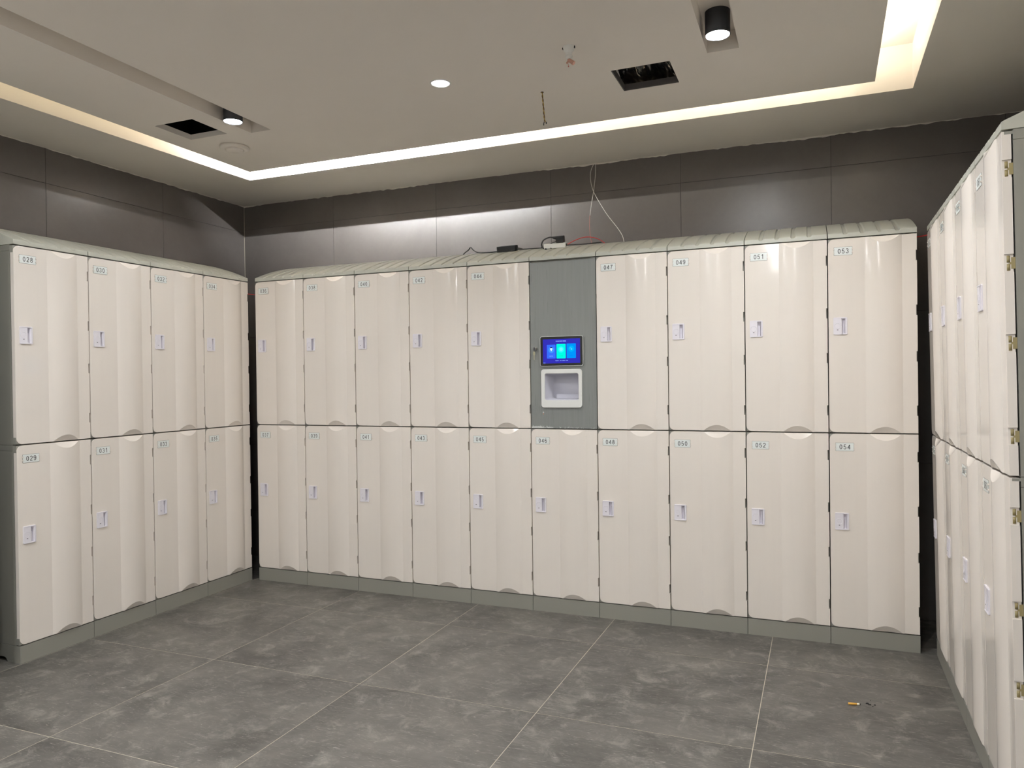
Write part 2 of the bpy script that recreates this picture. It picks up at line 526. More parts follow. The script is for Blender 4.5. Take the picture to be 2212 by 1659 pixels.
led('led_strip', (xi_l(YI), YI - 0.15), (xi_l(YI2), YI2 + 0.02), (1, 0), E_L, 'dim amber light strip in the ceiling slot beside lockers 028 to 034')
led('led_strip', (xi_l(YI2) + 0.02, YI2), (xi_r(YI2) - 0.02, YI2), (0, 1), E_B, 'cream light strip in the ceiling slot farthest from the long locker row')

# ------------------------------------------------------------------ lamps
E_LAMP = emit('lamp_glow', (0.97, 0.985, 1.0, 1), LAMP * 0.55)
E_LAMP2 = emit('lamp_glow_bright', (0.97, 0.985, 1.0, 1), LAMP * 1.3)
E_LAMP3 = emit('lamp_glow_added', (0.97, 0.985, 1.0, 1), LAMP * 1.6)
E_DOWN3 = emit('downlight_glow_added', (0.97, 0.985, 1.0, 1), DOWN * 1.5)
E_DOWN = emit('downlight_glow', (0.97, 0.985, 1.0, 1), DOWN)
mb = MB(); mb.lathe([(0.0465, CH), (0.0465, -0.0135), (0.0445, -0.0150), (0.0430, -0.0135), (0.0430, -0.004)], 40)
ME_CYL = mb.mesh('cylinder_lamp_body', M_LAMPB)
mb = MB(); mb.disc(0.0432, -0.0105, 40)
ME_CYLD = mb.mesh('cylinder_lamp_disc', E_LAMP); ME_CYLD2 = mb.mesh('cylinder_lamp_disc_bright', E_LAMP2); ME_CYLD3 = mb.mesh('cylinder_lamp_disc_added', E_LAMP3)
def cyl_lamp(x, y, label, group=None):
    t = thing('ceiling_spotlight', label, 'spotlight', (x, y, ZC), group=group)
    obj('housing', ME_CYL, t); d = obj('diffuser', ME_CYLD3 if y < -2 else ME_CYLD if x < 2 else ME_CYLD2, t); d['label'] = 'glowing white lamp face'
cyl_lamp(0.711, LY[0], 'black cylinder spotlight in the ceiling channel beside the open square hatch')
cyl_lamp(3.041, LY[0], 'black cylinder spotlight in the ceiling channel beside the film-covered hatch')
for y in LY[1:]:  # added lamps out of view, for more bounce light
    for x in (0.711, 3.041):
        cyl_lamp(x, y, 'added unseen black cylinder spotlight farther along a ceiling channel', 'added spotlights farther along the channels')
mb = MB(); mb.lathe([(0.039, 0.0), (0.041, -0.0032), (0.0455, -0.0032), (0.0475, 0.0)], 40)
ME_RING = mb.mesh('downlight_ring', M_WHITE)
mb = MB(); mb.lathe([(0.0395, 0.0), (0.037, 0.014), (0.032, 0.034), (0.0235, 0.050)], 40)
ME_CUP = mb.mesh('downlight_cup', M_MIRROR)
mb = MB(); mb.disc(0.0238, 0.0495, 40)
ME_DD = mb.mesh('downlight_disc', E_DOWN); ME_DD3 = mb.mesh('downlight_disc_added', E_DOWN3)
for k, (x, y) in enumerate(DL):  # all but the first are added out of view to lift the bounce light
    t = thing('recessed_downlight', 'small round recessed downlight with mirrored cup, near the sprinkler' if k == 0 else 'added unseen small round recessed downlight farther back in the ceiling',
              'downlight', (x, y, ZC), group=None if k == 0 else 'added downlights farther back')
    obj('trim_ring', ME_RING, t); obj('reflector', ME_CUP, t); obj('lamp_face', ME_DD if k == 0 else ME_DD3, t)

# ------------------------------------------------------------------ locker parts
W = 0.382
Z1, Z2, Z3 = 0.081, 1.0151, 1.9445
DB_LO, DB_UP = Z1 + 0.0035, Z2 + 0.003      # door bottoms
DH_LO = Z2 - 0.003 - DB_LO
DH_UP = Z3 - 0.003 - DB_UP
NOTCH = [0.105, 0.356, 0.571, 0.824]
LX0, LX1 = 0.0235, 0.0845                   # lock plate
LZ = 0.508

def make_door(H, name):
    """shell of a locker door, front at y=0 facing -y, base at z=0, x from .003 to .379"""
    x0, x1, xn = 0.0023, 0.3797, 0.3748
    r = 0.027
    c0, c1, sag = 0.162, 0.318, 0.0155
    R_ = (((c1 - c0) / 2) ** 2 + sag ** 2) / (2 * sag)
    cm = (c0 + c1) / 2
    def bulge(u): return max(0.0, math.sqrt(max(0, R_ * R_ - (u - cm) ** 2)) - (R_ - sag))
    SL, SD, um, hw = 0.0295, 0.0165, 0.2425, 0.0665                               # length of the scoops in z at the crown
    def zt(u):
        if u < x0 + r: return H - (r - math.sqrt(max(0, r * r - (x0 + r - u) ** 2)))
        return H
    bm = bmesh.new()
    cache = {}
    def V(x, y, z):
        k = (round(x, 6), round(y, 6), round(z, 6))
        if k not in cache: cache[k] = bm.verts.new((x, y, z))
        return cache[k]
    def F(pts, smooth=False):
        vs_ = []
        for p in pts:
            v = V(*p)
            if v not in vs_: vs_.append(v)
        if len(vs_) < 3: return
        f = bm.faces.new(vs_); f.smooth = smooth
    # rounded left corners
    us = [x0 + r * (1 - math.cos(PI / 2 * k / 6)) for k in range(7)]
    for a, b in zip(us, us[1:]):
        F([(a, 0, H - zt(a)), (b, 0, H - zt(b)), (b, 0, zt(b)), (a, 0, zt(a))])
    ua = us[-1]
    hx0, hx1 = LX0 + 0.036, LX1 - 0.0065     # opening for the pull recess
    hz0, hz1 = LZ - 0.036, LZ + 0.036
    F([(ua, 0, 0), (hx0, 0, 0), (hx0, 0, hz0), (hx0, 0, hz1), (hx0, 0, H), (ua, 0, H)])
    F([(hx0, 0, 0), (hx1, 0, 0), (hx1, 0, hz0), (hx0, 0, hz0)])
    F([(hx0, 0, hz1), (hx1, 0, hz1), (hx1, 0, H), (hx0, 0, H)])
    F([(hx1, 0, 0), (c0, 0, 0), (c0, 0, H), (hx1, 0, H), (hx1, 0, hz1), (hx1, 0, hz0)])
    # crowned middle with sloped scoops top and bottom
    ul = sorted([c0 + (c1 - c0) * k / 26 for k in range(27)] + [um - hw, um + hw])
    n = len(ul) - 1
    for k in range(n):
        a, b = ul[k], ul[k + 1]
        A, B = bulge(a) if k else 0.0, bulge(b) if k < n - 1 else 0.0
        ka, kb = max(0.0, 1 - ((a - um) / hw) ** 2), max(0.0, 1 - ((b - um) / hw) ** 2)
        sa, sb = SL * ka, SL * kb
        Ae, Be = A - SD * ka, B - SD * kb
        F([(a, -A, sa), (b, -B, sb), (b, -B, H - sb), (a, -A, H - sa)], True)
        F([(a, -Ae, 0), (b, -Be, 0), (b, -B, sb), (a, -A, sa)])
        F([(a, -A, H - sa), (b, -B, H - sb), (b, -Be, H), (a, -Ae, H)])
    # right flange with hinge notches
    st = [0.0]
    for z in NOTCH: st += [z - 0.024, z + 0.024]
    st.append(H)
    F([(c1, 0, 0)] + [(xn, 0, z) for z in st] + [(c1, 0, H)])
    for k in range(0, len(st), 2):
        F([(xn, 0, st[k]), (x1, 0, st[k]), (x1, 0, st[k + 1]), (xn, 0, st[k + 1])])
    # turn the boundary back to give the shell its depth
    be = [e for e in bm.edges if len(e.link_faces) == 1]
    ex = bmesh.ops.extrude_edge_only(bm, edges=be)
    for v in [e for e in ex['geom'] if isinstance(e, bmesh.types.BMVert)]: v.co.y = 0.022
    bmesh.ops.recalc_face_normals(bm, faces=bm.faces)
    # make sure the front looks toward -y
    f0 = max(bm.faces, key=lambda f: f.calc_area() if abs(f.normal.y) > .9 else 0)
    if f0.normal.y > 0: bmesh.ops.reverse_faces(bm, faces=bm.faces)
    ed = [e for e in bm.edges if len(e.link_faces) == 2 and all(abs(v.co.y) < 1e-6 for v in e.verts)
          and any(abs(f.normal.y) < 0.3 for f in e.link_faces) and e.calc_face_angle(0) > 1.0]
    bmesh.ops.bevel(bm, geom=ed, offset=0.0016, segments=2, profile=0.6, affect='EDGES', clamp_overlap=True)
    for e in bm.edges:
        fs = e.link_faces
        e.smooth = len(fs) == 2 and fs[0].smooth and fs[1].smooth and e.calc_face_angle(0) < 0.2
    me = bpy.data.meshes.new(name); bm.to_mesh(me); bm.free()
    me.materials.append(M_DOOR)
    return me
ME_DOOR_LO = make_door(DH_LO, 'door_lower')
ME_DOOR_UP = make_door(DH_UP, 'door_upper')

# lock: plate with a finger recess, round emboss and a tiny slot
def make_lock():
    mb = MB()
    w, h, y0 = LX1 - LX0, 0.082, -0.0042
    hx0, hx1, hz0, hz1 = 0.0365, w - 0.007, -0.035, 0.035
    o = rrect(0, w, -h / 2, h / 2, 0.005, 4)
    # ring face between outline and opening: split by hand into four convex-ish pieces
    ri = [(hx1, hz0), (hx1, hz1), (hx0, hz1), (hx0, hz0)]
    q = 5
    for k in range(4):
        a = o[k * q:(k + 1) * q]; nxt = o[((k + 1) * q) % len(o)]
        mb.face([(x, y0, z) for x, z in a] + [(ri[k][0], y0, ri[k][1])])
        mb.face([(a[-1][0], y0, a[-1][1]), (nxt[0], y0, nxt[1]), (ri[(k + 1) % 4][0], y0, ri[(k + 1) % 4][1]), (ri[k][0], y0, ri[k][1])])
    n = len(o)
    for k in range(n):
        (xa, za), (xb, zb) = o[k], o[(k + 1) % n]
        mb.face([(xa, y0, za), (xa, 0.0005, za), (xb, 0.0005, zb), (xb, y0, zb)])
    # recess
    d = 0.013
    mb.face([(hx0, d, hz0), (hx1 - 0.006, d, hz0), (hx1 - 0.006, d, hz1), (hx0, d, hz1)])
    mb.face([(hx1 - 0.006, d, hz0), (hx1 - 0.003, 0.001, hz0), (hx1 - 0.003, 0.001, hz1), (hx1 - 0.006, d, hz1)])
    mb.face([(hx1 - 0.003, 0.001, hz0), (hx1, y0, hz0), (hx1, y0, hz1), (hx1 - 0.003, 0.001, hz1)])
    mb.face([(hx0, y0, hz0), (hx0, d, hz0), (hx0, d, hz1), (hx0, y0, hz1)])
    mb.face([(hx0, y0, hz1), (hx0, d, hz1), (hx1 - 0.006, d, hz1), (hx1 - 0.003, 0.001, hz1), (hx1, y0, hz1)])
    mb.face([(hx0, y0, hz0), (hx1, y0, hz0), (hx1 - 0.003, 0.001, hz0), (hx1 - 0.006, d, hz0), (hx0, d, hz0)])
    mb.box(hx0 + 0.008, hx0 + 0.0115, 0.006, d, hz0, hz1 - 0.024)
    # rounded rim lips at top and bottom
    mb.box(0.002, w - 0.002, y0 - 0.0012, y0, h / 2 - 0.004, h / 2 - 0.001)
    mb.box(0.002, w - 0.002, y0 - 0.0012, y0, -h / 2 + 0.001, -h / 2 + 0.004)
    # emboss ring
    cx, cz, n = 0.0185, 0.0, 28
    for k in range(n):
        a0, a1 = 2 * PI * k / n, 2 * PI * (k + 1) / n
        pt = lambda r, a, y: (cx + r * math.cos(a), y, cz + r * math.sin(a))
        mb.face([pt(.0142, a0, y0), pt(.0142, a1, y0), pt(.0134, a1, y0 - .0008), pt(.0134, a0, y0 - .0008)])
        mb.face([pt(.0134, a0, y0 - .0008), pt(.0134, a1, y0 - .0008), pt(.0124, a1, y0), pt(.0124, a0, y0)])
    mb.box(cx - 0.006, cx + 0.008, y0 - 0.0006, y0, 0.002, 0.0036)
    mb.box(cx - 0.005, cx + 0.003, y0 - 0.0006, y0, -0.0062, -0.0048)
    mb.box(cx - 0.003, cx + 0.003, y0 - 0.0004, y0 + 0.0002, -0.0195, -0.017, 1)
    me = mb.mesh('lock', [M_LOCK, M_INK])
    bm = bmesh.new(); bm.from_mesh(me); bmesh.ops.recalc_face_normals(bm, faces=bm.faces); bm.to_mesh(me); bm.free()
    return me
ME_LOCK = make_lock()

# number plate with four holding nibs and a dark backing painted as its shadow gap
mb = MB()
mb.prism(rrect(-0.0405, 0.0405, -0.0200, 0.0200, 0.002, 2), -0.0006, 0.002, 1)
mb.prism(rrect(-0.0395, 0.0395, -0.0189, 0.0189, 0.002, 2), -0.0012, 0.0, 0)
for sx in (-1, 1):
    for z in (-0.0085, 0.0085):
        mb.box(sx * 0.040 - 0.0032, sx * 0.040 + 0.0032, -0.0042, 0.0, z - 0.0020, z + 0.0020, 2)
ME_PLATE = mb.mesh('number_plate', [M_PLATE, M_PLATEGAP, M_DOOR])

def arc(cx, cz, rx, rz, a0, a1, n=14):
    return [(cx + rx * math.cos(math.radians(a0 + (a1 - a0) * k / n)), cz + rz * math.sin(math.radians(a0 + (a1 - a0) * k / n))) for k in range(n + 1)]
DIGIT = {
    '0': [arc(.28, .5, .205, .44, 90, 450, 28)],
    '1': [[(.10, .735), (.20, .80), (.30, .94), (.33, .99)], [(.33, 1.0), (.33, .0)]],
    '2': [arc(.28, .70, .20, .24, 172, -38, 16) + [(.26, .33), (.10, .14), (.075, .06)], [(.05, .06), (.51, .06)]],
    '3': [arc(.27, .725, .175, .215, 165, -80, 16), arc(.27, .285, .205, .225, 88, -168, 18)],
    '4': [[(.395, .0), (.395, .92), (.385, .92), (.06, .31), (.06, .29), (.54, .29)]],
    '5': [[(.48, .94), (.17, .94), (.105, .50)] + arc(.27, .315, .205, .255, 132, -165, 20)],
    '6': [arc(.29, .5, .215, .44, 42, 180, 16) + [(.075, .36)], arc(.285, .31, .205, .25, 0, 360, 26)],
    '7': [[(.05, .93), (.49, .93), (.40, .78), (.29, .52), (.22, .26), (.195, .0)]],
    '8': [arc(.28, .735, .165, .205, 0, 360, 24), arc(.28, .285, .205, .225, 0, 360, 26)],
    '9': [arc(.27, .5, .215, .44, 222, 360, 16) + [(.485, .64)], arc(.275, .69, .205, .25, 0, 360, 26)],
}
def number_mesh(s_, h, m):
    """sans-serif digits drawn as strokes, centred, facing -y"""
    mb = MB(); t = 0.058; adv = 0.76
    tot = adv * (len(s_) - 1) + 0.56
    for q, ch in enumerate(s_):
        ox = q * adv - tot / 2
        for path in DIGIT[ch]:
            closed = math.hypot(path[0][0] - path[-1][0], path[0][1] - path[-1][1]) < 1e-6
            L = []; R = []; n = len(path)
            for k in range(n):
                a = path[k - 1] if k else (path[-2] if closed else path[0])
                b = path[k + 1] if k < n - 1 else (path[1] if closed else path[-1])
                p = path[k]
                d1 = Vector((p[0] - a[0], p[1] - a[1])); d2 = Vector((b[0] - p[0], b[1] - p[1]))
                if d1.length < 1e-9: d1 = d2
                if d2.length < 1e-9: d2 = d1
                d1.normalize(); d2.normalize()
                nn = Vector((-d1.y - d2.y, d1.x + d2.x))
                if nn.length < 1e-6: nn = Vector((-d1.y, d1.x))
                nn.normalize(); c_ = max(0.5, nn.dot(Vector((-d1.y, d1.x))))
                o_ = nn * (t / c_)
                L.append((p[0] + o_.x, p[1] + o_.y)); R.append((p[0] - o_.x, p[1] - o_.y))
            P3 = lambda v: ((v[0] + ox) * h, 0.0, (v[1] - 0.5) * h)
            for k in range(n - 1):
                mb.face([P3(L[k]), P3(R[k]), P3(R[k + 1]), P3(L[k + 1])])
    return mb.mesh('number', m)

# bodies
def make_body(z0, z1, rail):
    mb = MB()
    mb.box(0.0015, W - 0.0015, 0.026, 0.484, z0, z1 - rail - 0.0012)
    mb.box(0.0015, W - 0.0015, 0.026, 0.484, z1 - rail, z1)
    mb.box(0.004, W - 0.004, 0.03, 0.48, z1 - rail - 0.002, z1 - rail + 0.001)
    # blocks filling the rounded door corners
    for a, b in ((z0 + 0.003, z0 + 0.034), (z1 - 0.036, z1 - 0.003)):
        mb.box(0.0022, 0.030, 0.004, 0.027, a, b)
    mb.box(W - 0.02, W - 0.0022, 0.006, 0.027, z1 - 0.011, z1 - 0.003)
    return mb.mesh('body', M_BODY)
ME_BODY_LO = make_body(Z1, Z2 - 0.0008, 0.026)
ME_BODY_UP = make_body(Z2 + 0.0008, Z3, 0.026)
mb = MB()                                    # plinth with arched feet at the sides
prof = [(0.0, 0.0), (0.085, 0.0), (0.092, 0.006), (0.100, 0.017), (0.112, 0.021), (0.384, 0.021), (0.396, 0.017), (0.404, 0.006), (0.411, 0.0), (0.484, 0.0), (0.484, Z1 - 0.0015), (0.0, Z1 - 0.0015)]
for x, rev in ((0.0013, True), (W - 0.0013, False)):
    p = [(x, y, z) for y, z in prof]
    mb.face(p[::-1] if rev else p)
for k in range(len(prof)):
    a, b = prof[k], prof[(k + 1) % len(prof)]
    mb.face([(0.0013, *a), (W - 0.0013, *a), (W - 0.0013, *b), (0.0013, *b)][::-1])
ME_PLINTH = mb.mesh('plinth', M_BODY)

def make_roof():
    mb = MB()
    prof = [(0.0, Z3 + 0.003), (0.0, 1.9665), (0.0012, 1.9690), (0.004, 1.9708)]
    def pz(y): return 1.969 + 0.4275 * y - 0.335 * y * y
    for k in range(1, 15): 
        y = 0.004 + (0.484 - 0.004) * k / 14
        prof.append((y, pz(y)))
    gx = [0.0019]; gd = [0.0]
    for f in (0.208, 0.403, 0.597, 0.79):
        c = f * W
        for dx, d in ((-0.0130, 0), (-0.0115, 0.0006), (-0.0080, 0.0062), (0.0050, 0.0062), (0.0105, 0.0006), (0.0125, 0)):
            gx.append(c + dx); gd.append(d)
    gx.append(W - 0.0019); gd.append(0.0)
    def pt(i, j):
        y, z = prof[j]; d = gd[i]
        if j == 0: return (gx[i], y, z)
        if j == 1: return (gx[i], y, z - d)
        return (gx[i], y + (d * 0.25 if j > 1 else 0), z - d)
    n, m = len(gx), len(prof)
    for i in range(n - 1):
        for j in range(m - 1):
            mb.face([pt(i, j), pt(i + 1, j), pt(i + 1, j + 1), pt(i, j + 1)], 0, j >= 3)
    for i, rev in ((0, False), (n - 1, True)):
        p = [pt(i, j) for j in range(m)] + [(gx[i], 0.484, Z3 + 0.003)]
        mb.face(p[::-1] if rev is False else p)
    mb.face([(gx[0], 0.484, pz(.484)), (gx[-1], 0.484, pz(.484)), (gx[-1], 0.484, Z3 + .003), (gx[0], 0.484, Z3 + .003)])
    mb.face([(gx[0], 0.0, Z3 + .003), (gx[0], 0.484, Z3 + .003), (gx[-1], 0.484, Z3 + .003), (gx[-1], 0.0, Z3 + .003)])
    mb.box(0.006, W - 0.006, 0.03, 0.475, Z3 - 0.001, Z3 + 0.004)
    me = mb.mesh('roof', M_ROOF)
    me.set_sharp_from_angle(angle=math.radians(22))
    return me
ME_ROOF = make_roof()

# hinge: two knuckles on a leaf
mb = MB()
for z in (-0.011, 0.011):
    n = 12
    for k in range(n):
        a0, a1 = 2 * PI * k / n, 2 * PI * (k + 1) / n
        r = 0.0054
        p = lambda a, zz: (0.0 + r * math.cos(a), 0.0 + r * math.sin(a), zz)
        mb.face([p(a0, z - 0.009), p(a1, z - 0.009), p(a1, z + 0.009), p(a0, z + 0.009)], 0, True)
    mb.face([p(2 * PI * k / n, z + 0.009) for k in range(n)]); mb.face([p(-2 * PI * k / n, z - 0.009) for k in range(n)])
mb.box(-0.004, 0.0045, 0.006, 0.020, -0.0155, 0.0155)
mb.box(-0.002, 0.004, 0.002, 0.008, -0.003, 0.003)
ME_HINGE = mb.mesh('hinge', M_HINGE)

def add_door(root, upper, number):
    d = obj('door', ME_DOOR_UP if upper else ME_DOOR_LO, root, (0, 0, DB_UP if upper else DB_LO))
    d['label'] = 'ivory plastic locker door numbered ' + number
    obj('lock', ME_LOCK, d, (LX0, 0, LZ))
    obj('number_plate', ME_PLATE, d, (0.0683, 0, 0.8645))
    me = number_mesh(number, 0.0232, M_INK)
    obj('number', me, d, (0.0690, -0.0015, 0.8645))
    return d

def locker(number_up, number_lo, loc, rot, group, label, hinges=False):
    t = thing('locker', label, 'locker', loc, rot, group)
    obj('plinth', ME_PLINTH, t)
    obj('body', ME_BODY_LO, t)
    obj('body', ME_BODY_UP, t)
    obj('roof', ME_ROOF, t)
    add_door(t, False, number_lo)
    if number_up: add_door(t, True, number_up)
    if hinges:
        for zb in (DB_LO, DB_UP):
            for z in NOTCH:
                obj('hinge', ME_HINGE, t, (0.3715, 0.0105, zb + z))
    return t

WHERE = {'022': 'third column past the narrow gap', '024': 'second column past the narrow gap', '026': 'across the narrow gap from the bare grey side panel',
         '028': 'free end of the row, its grey side panel showing', '030': 'second from the free end with the bare grey side',
         '032': 'second to last before the dark corner', '034': 'last of its row before the dark room corner',
         '036': 'first of the long row, at the dark corner gap', '038': 'second in the long row after the corner gap',
         '040': 'third in the long row after the corner gap', '042': 'one column away from the touchscreen locker, below the adapter cord',
         '044': 'beside the touchscreen on its key lock side', '047': 'beside the touchscreen locker, where the white cable lands',
         '049': 'two columns past the touchscreen locker', '051': 'second to last of the long row',
         '053': 'end of the long row, next to the taut red wire', '055': 'first of its row, at the taut red wire',
         '057': 'second of its row, after the taut red wire', '059': 'third of its row, next to the exposed hinges',
         '061': 'end of its row with cream hinges exposed'}
def lab(a, b):
    return 'ivory locker %s over %s, %s' % (a, b, WHERE[a])

# back row
num = 36
for i in range(10):
    loc = (i * W, 0, 0)
    if i == 5:
        kiosk = thing('locker_kiosk', 'grey control locker column with touchscreen above door numbered 046', 'locker', loc)
        obj('plinth', ME_PLINTH, kiosk); obj('body', ME_BODY_LO, kiosk); obj('roof', ME_ROOF, kiosk)
        add_door(kiosk, False, '046'); num = 47
        continue
    a, b = '%03d' % num, '%03d' % (num + 1)
    num += 2
    locker(a, b, loc, (0, 0, 0), 'lockers in the long row', lab(a, b))
# left row
ang, A0, B0 = 0.0099, 0.0395, 0.0186
for i in range(4):
    t = (4 - i) * W + B0
    a, b = '%03d' % (28 + 2 * i), '%03d' % (29 + 2 * i)
    locker(a, b, (-A0 - math.sin(ang) * t, -math.cos(ang) * t, 0), (0, 0, PI / 2 - ang), 'lockers in the row under the amber light strip', lab(a, b))
# neighbouring row past a narrow gap, just out of view, that shades the free end of this row
for i in range(3):
    t = (7 - i) * W + B0 + 0.14
    a, b = '%03d' % (22 + 2 * i), '%03d' % (23 + 2 * i)
    locker(a, b, (-A0 + 0.014 - math.sin(ang) * t, -math.cos(ang) * t, 0), (0, 0, PI / 2 - ang), 'lockers past the gap', lab(a, b))
# right row (leans a little out of plumb)
RX0, RY0, RTH, RLEAN = 3.8854, -0.0006, 0.0151, 0.0136
for i in range(4):
    t = i * W
    a, b = '%03d' % (55 + 2 * i), '%03d' % (56 + 2 * i)
    locker(a, b, (RX0 - math.sin(RTH) * t, RY0 - math.cos(RTH) * t, 0), (RLEAN, 0, -PI / 2 - RTH), 'lockers in the row facing the amber light strip', lab(a, b), hinges=(i == 3))

# ------------------------------------------------------------------ kiosk front
PY = 0.003
mb = MB()                                    # grey panel with an opening for the tray
ox0, ox1, oz0, oz1 = 0.080, 0.287, 1.165, 1.326
X0, X1, Q0, Q1 = 0.003, 0.379, Z2 + 0.003, 1.9365
for q in ((X0, ox0, Q0, Q1), (ox1, X1, Q0, Q1), (ox0, ox1, Q0, oz0), (ox0, ox1, oz1, Q1)):
    mb.face([(q[0], PY, q[2]), (q[1], PY, q[2]), (q[1], PY, q[3]), (q[0], PY, q[3])])
for a, b in (((X0, Q0), (X1, Q0)), ((X1, Q0), (X1, Q1)), ((X1, Q1), (X0, Q1)), ((X0, Q1), (X0, Q0))):
    mb.face([(a[0], PY, a[1]), (a[0], PY + 0.02, a[1]), (b[0], PY + 0.02, b[1]), (b[0], PY, b[1])])
pan = obj('control_panel', mb.mesh('control_panel', M_PANEL), kiosk)
pan['label'] = 'plain grey control panel with scuffed lower edge'
mb = MB()                                    # upper body hollowed for the tray
zb0 = Z2 + 0.0008
mb.box(0.0015, ox0 - 0.004, 0.026, 0.484, zb0, Z3); mb.box(ox1 + 0.004, W - 0.0015, 0.026, 0.484, zb0, Z3)
mb.box(ox0 - 0.004, ox1 + 0.004, 0.026, 0.484, zb0, oz0 - 0.004); mb.box(ox0 - 0.004, ox1 + 0.004, 0.026, 0.484, oz1 + 0.004, Z3)
mb.box(ox0 - 0.004, ox1 + 0.004, 0.2, 0.484, oz0 - 0.004, oz1 + 0.004)
mb.box(W - 0.03, W - 0.004, 0.006, 0.027, Z3 - 0.007, Z3 - 0.002)
obj('body', mb.mesh('kiosk_body', M_BODY), kiosk)
# touchscreen
mb = MB()
mb.prism(rrect(0.0617, 0.3084, 1.3600, 1.5245, 0.011, 6), -0.0085, PY, 0)
o2 = rrect(0.0642, 0.3059, 1.3625, 1.5220, 0.009, 6)
mb.face([(x, -0.0089, z) for x, z in o2], 1)
ts = obj('touchscreen', mb.mesh('touchscreen', [M_SILVER, M_GLASS]), kiosk)
ts['label'] = 'tablet with silver rim and black bezel'
SX0, SX1, SZ0, SZ1 = 0.0793, 0.2921, 1.3755, 1.5085
def scr(u, v): return (SX0 + (SX1 - SX0) * u, SZ0 + (SZ1 - SZ0) * v)
def flat(name, outline, y, m, parent, label=None):
    mb = MB(); mb.face([(x, y, z) for x, z in outline])
    o = obj(name, mb.mesh(name, m), parent)
    if label: o['label'] = label
    return o
E_BG = emit('screen_blue', srgb(48, 46, 168), 0.9)
E_C1 = emit('card_blue', srgb(52, 104, 240), 0.9)
E_C2 = emit('card_green', srgb(0, 255, 208), 0.95)
E_C3 = emit('card_azure', srgb(0, 136, 255), 0.95)
E_I1 = emit('icon_blue', srgb(60, 140, 255), 0.95)
E_I2 = emit('icon_cyan', srgb(40, 240, 255), 0.95)
E_I3 = emit('icon_azure', srgb(0, 162, 255), 0.95)
E_FACE = emit('icon_face', srgb(200, 222, 255), 0.95)
E_HAIR = emit('icon_hair', srgb(14, 18, 90), 0.8)
E_TXT = emit('screen_text', srgb(140, 170, 255), 0.95)
E_TXG = emit('card_text_green', srgb(0, 170, 140), 0.9)
E_TXB = emit('card_text_blue', srgb(0, 116, 236), 0.9)
flat('display', [(SX0, SZ0), (SX1, SZ0), (SX1, SZ1), (SX0, SZ1)], -0.0092, E_BG, ts, 'lit blue display')
def card(u0, u1, v0, v1, m, lbl):
    (x0, z0), (x1, z1) = scr(u0, v0), scr(u1, v1)
    flat('menu_card', rrect(x0, x1, z0, z1, 0.003, 3), -0.0094, m, ts, lbl)
card(0.108, 0.345, 0.200, 0.772, E_C1, 'blue menu card with a face icon')
card(0.372, 0.615, 0.198, 0.788, E_C2, 'bright green menu card')
card(0.643, 0.888, 0.204, 0.800, E_C3, 'azure menu card')
def circ(u, v, r, y, m, name='icon', sx=1.0):
    cx, cz = scr(u, v)
    flat(name, [(cx + sx * r * math.cos(2 * PI * k / 24), cz + r * math.sin(2 * PI * k / 24)) for k in range(24)], y, m, ts)
circ(0.228, 0.558, 0.0165, -0.0096, E_I1); circ(0.494, 0.565, 0.0165, -0.0096, E_I2); circ(0.766, 0.585, 0.0165, -0.0096, E_I3)
circ(0.494, 0.570, 0.0095, -0.0098, emit('icon_pale', srgb(100, 250, 255), 0.95))
cx, cz = scr(0.228, 0.60)
flat('icon', [(cx - .0072, cz + .001), (cx - .006, cz - .004), (cx - .003, cz - .0075), (cx - .0022, cz - .0125), (cx + .0022, cz - .0125), (cx + .003, cz - .0075), (cx + .006, cz - .004), (cx + .0072, cz + .001), (cx + .005, cz + .005), (cx - .005, cz + .005)], -0.0098, E_FACE, ts)
flat('icon', [(cx - .0074, cz + .001), (cx - .0055, cz + .0035), (cx + .0052, cz + .0035), (cx + .0074, cz + .001), (cx + .0070, cz + .0065), (cx + .004, cz + .0095), (cx - .004, cz + .0095), (cx - .0070, cz + .0065)], -0.0100, E_HAIR, ts)
cx, cz = scr(0.760, 0.595)
mb = MB()
mb.prism([(cx - .006, cz - .004), (cx - .0045, cz - .004), (cx - .0045, cz + .007), (cx - .006, cz + .007)], -0.0098, -0.0097)
mb.prism([(cx - .006, cz + .0055), (cx + .002, cz + .0055), (cx + .002, cz + .007), (cx - .006, cz + .007)], -0.0098, -0.0097)
mb.prism(rrect(cx - .001, cx + .007, cz - .008, cz + .002, .003, 3), -0.0098, -0.0097)
obj('icon', mb.mesh('icon', emit('icon_line', srgb(70, 190, 255), 0.95)), ts)
# rows of tiny characters, too small to read in the photograph
def glyphs(u, v, n, s, m, gaps=()):
    mb = MB(); rnd = random.Random(int(u * 1000 + v * 77 + n))
    cx, cz = scr(u, v); x = cx
    for k in range(n):
        if k in gaps: x += s * 0.9
        for q in range(3):
            zz = cz - s / 2 + s * (0.08 + 0.38 * q) * 1.0
            a = rnd.uniform(0, 0.25) * s
            mb.prism([(x + a, zz), (x + s * 0.86 - rnd.uniform(0, .2) * s, zz), (x + s * 0.86, zz + s * .16), (x + a, zz + s * .16)], -0.0098, -0.0097)
        for q in range(2):
            xx = x + s * rnd.uniform(0.1, 0.7)
            mb.prism([(xx, cz - s / 2), (xx + s * .15, cz - s / 2), (xx + s * .15, cz + s / 2), (xx, cz + s / 2)], -0.00985, -0.0097)
        x += s * 1.02
    obj('text_line', mb.mesh('text_line', m), ts)
glyphs(0.352, 0.905, 9, 0.0066, E_TXT)
glyphs(0.338, 0.107, 6, 0.0050, E_TXT, (4,)); glyphs(0.514, 0.107, 6, 0.0050, E_TXT, (4,))
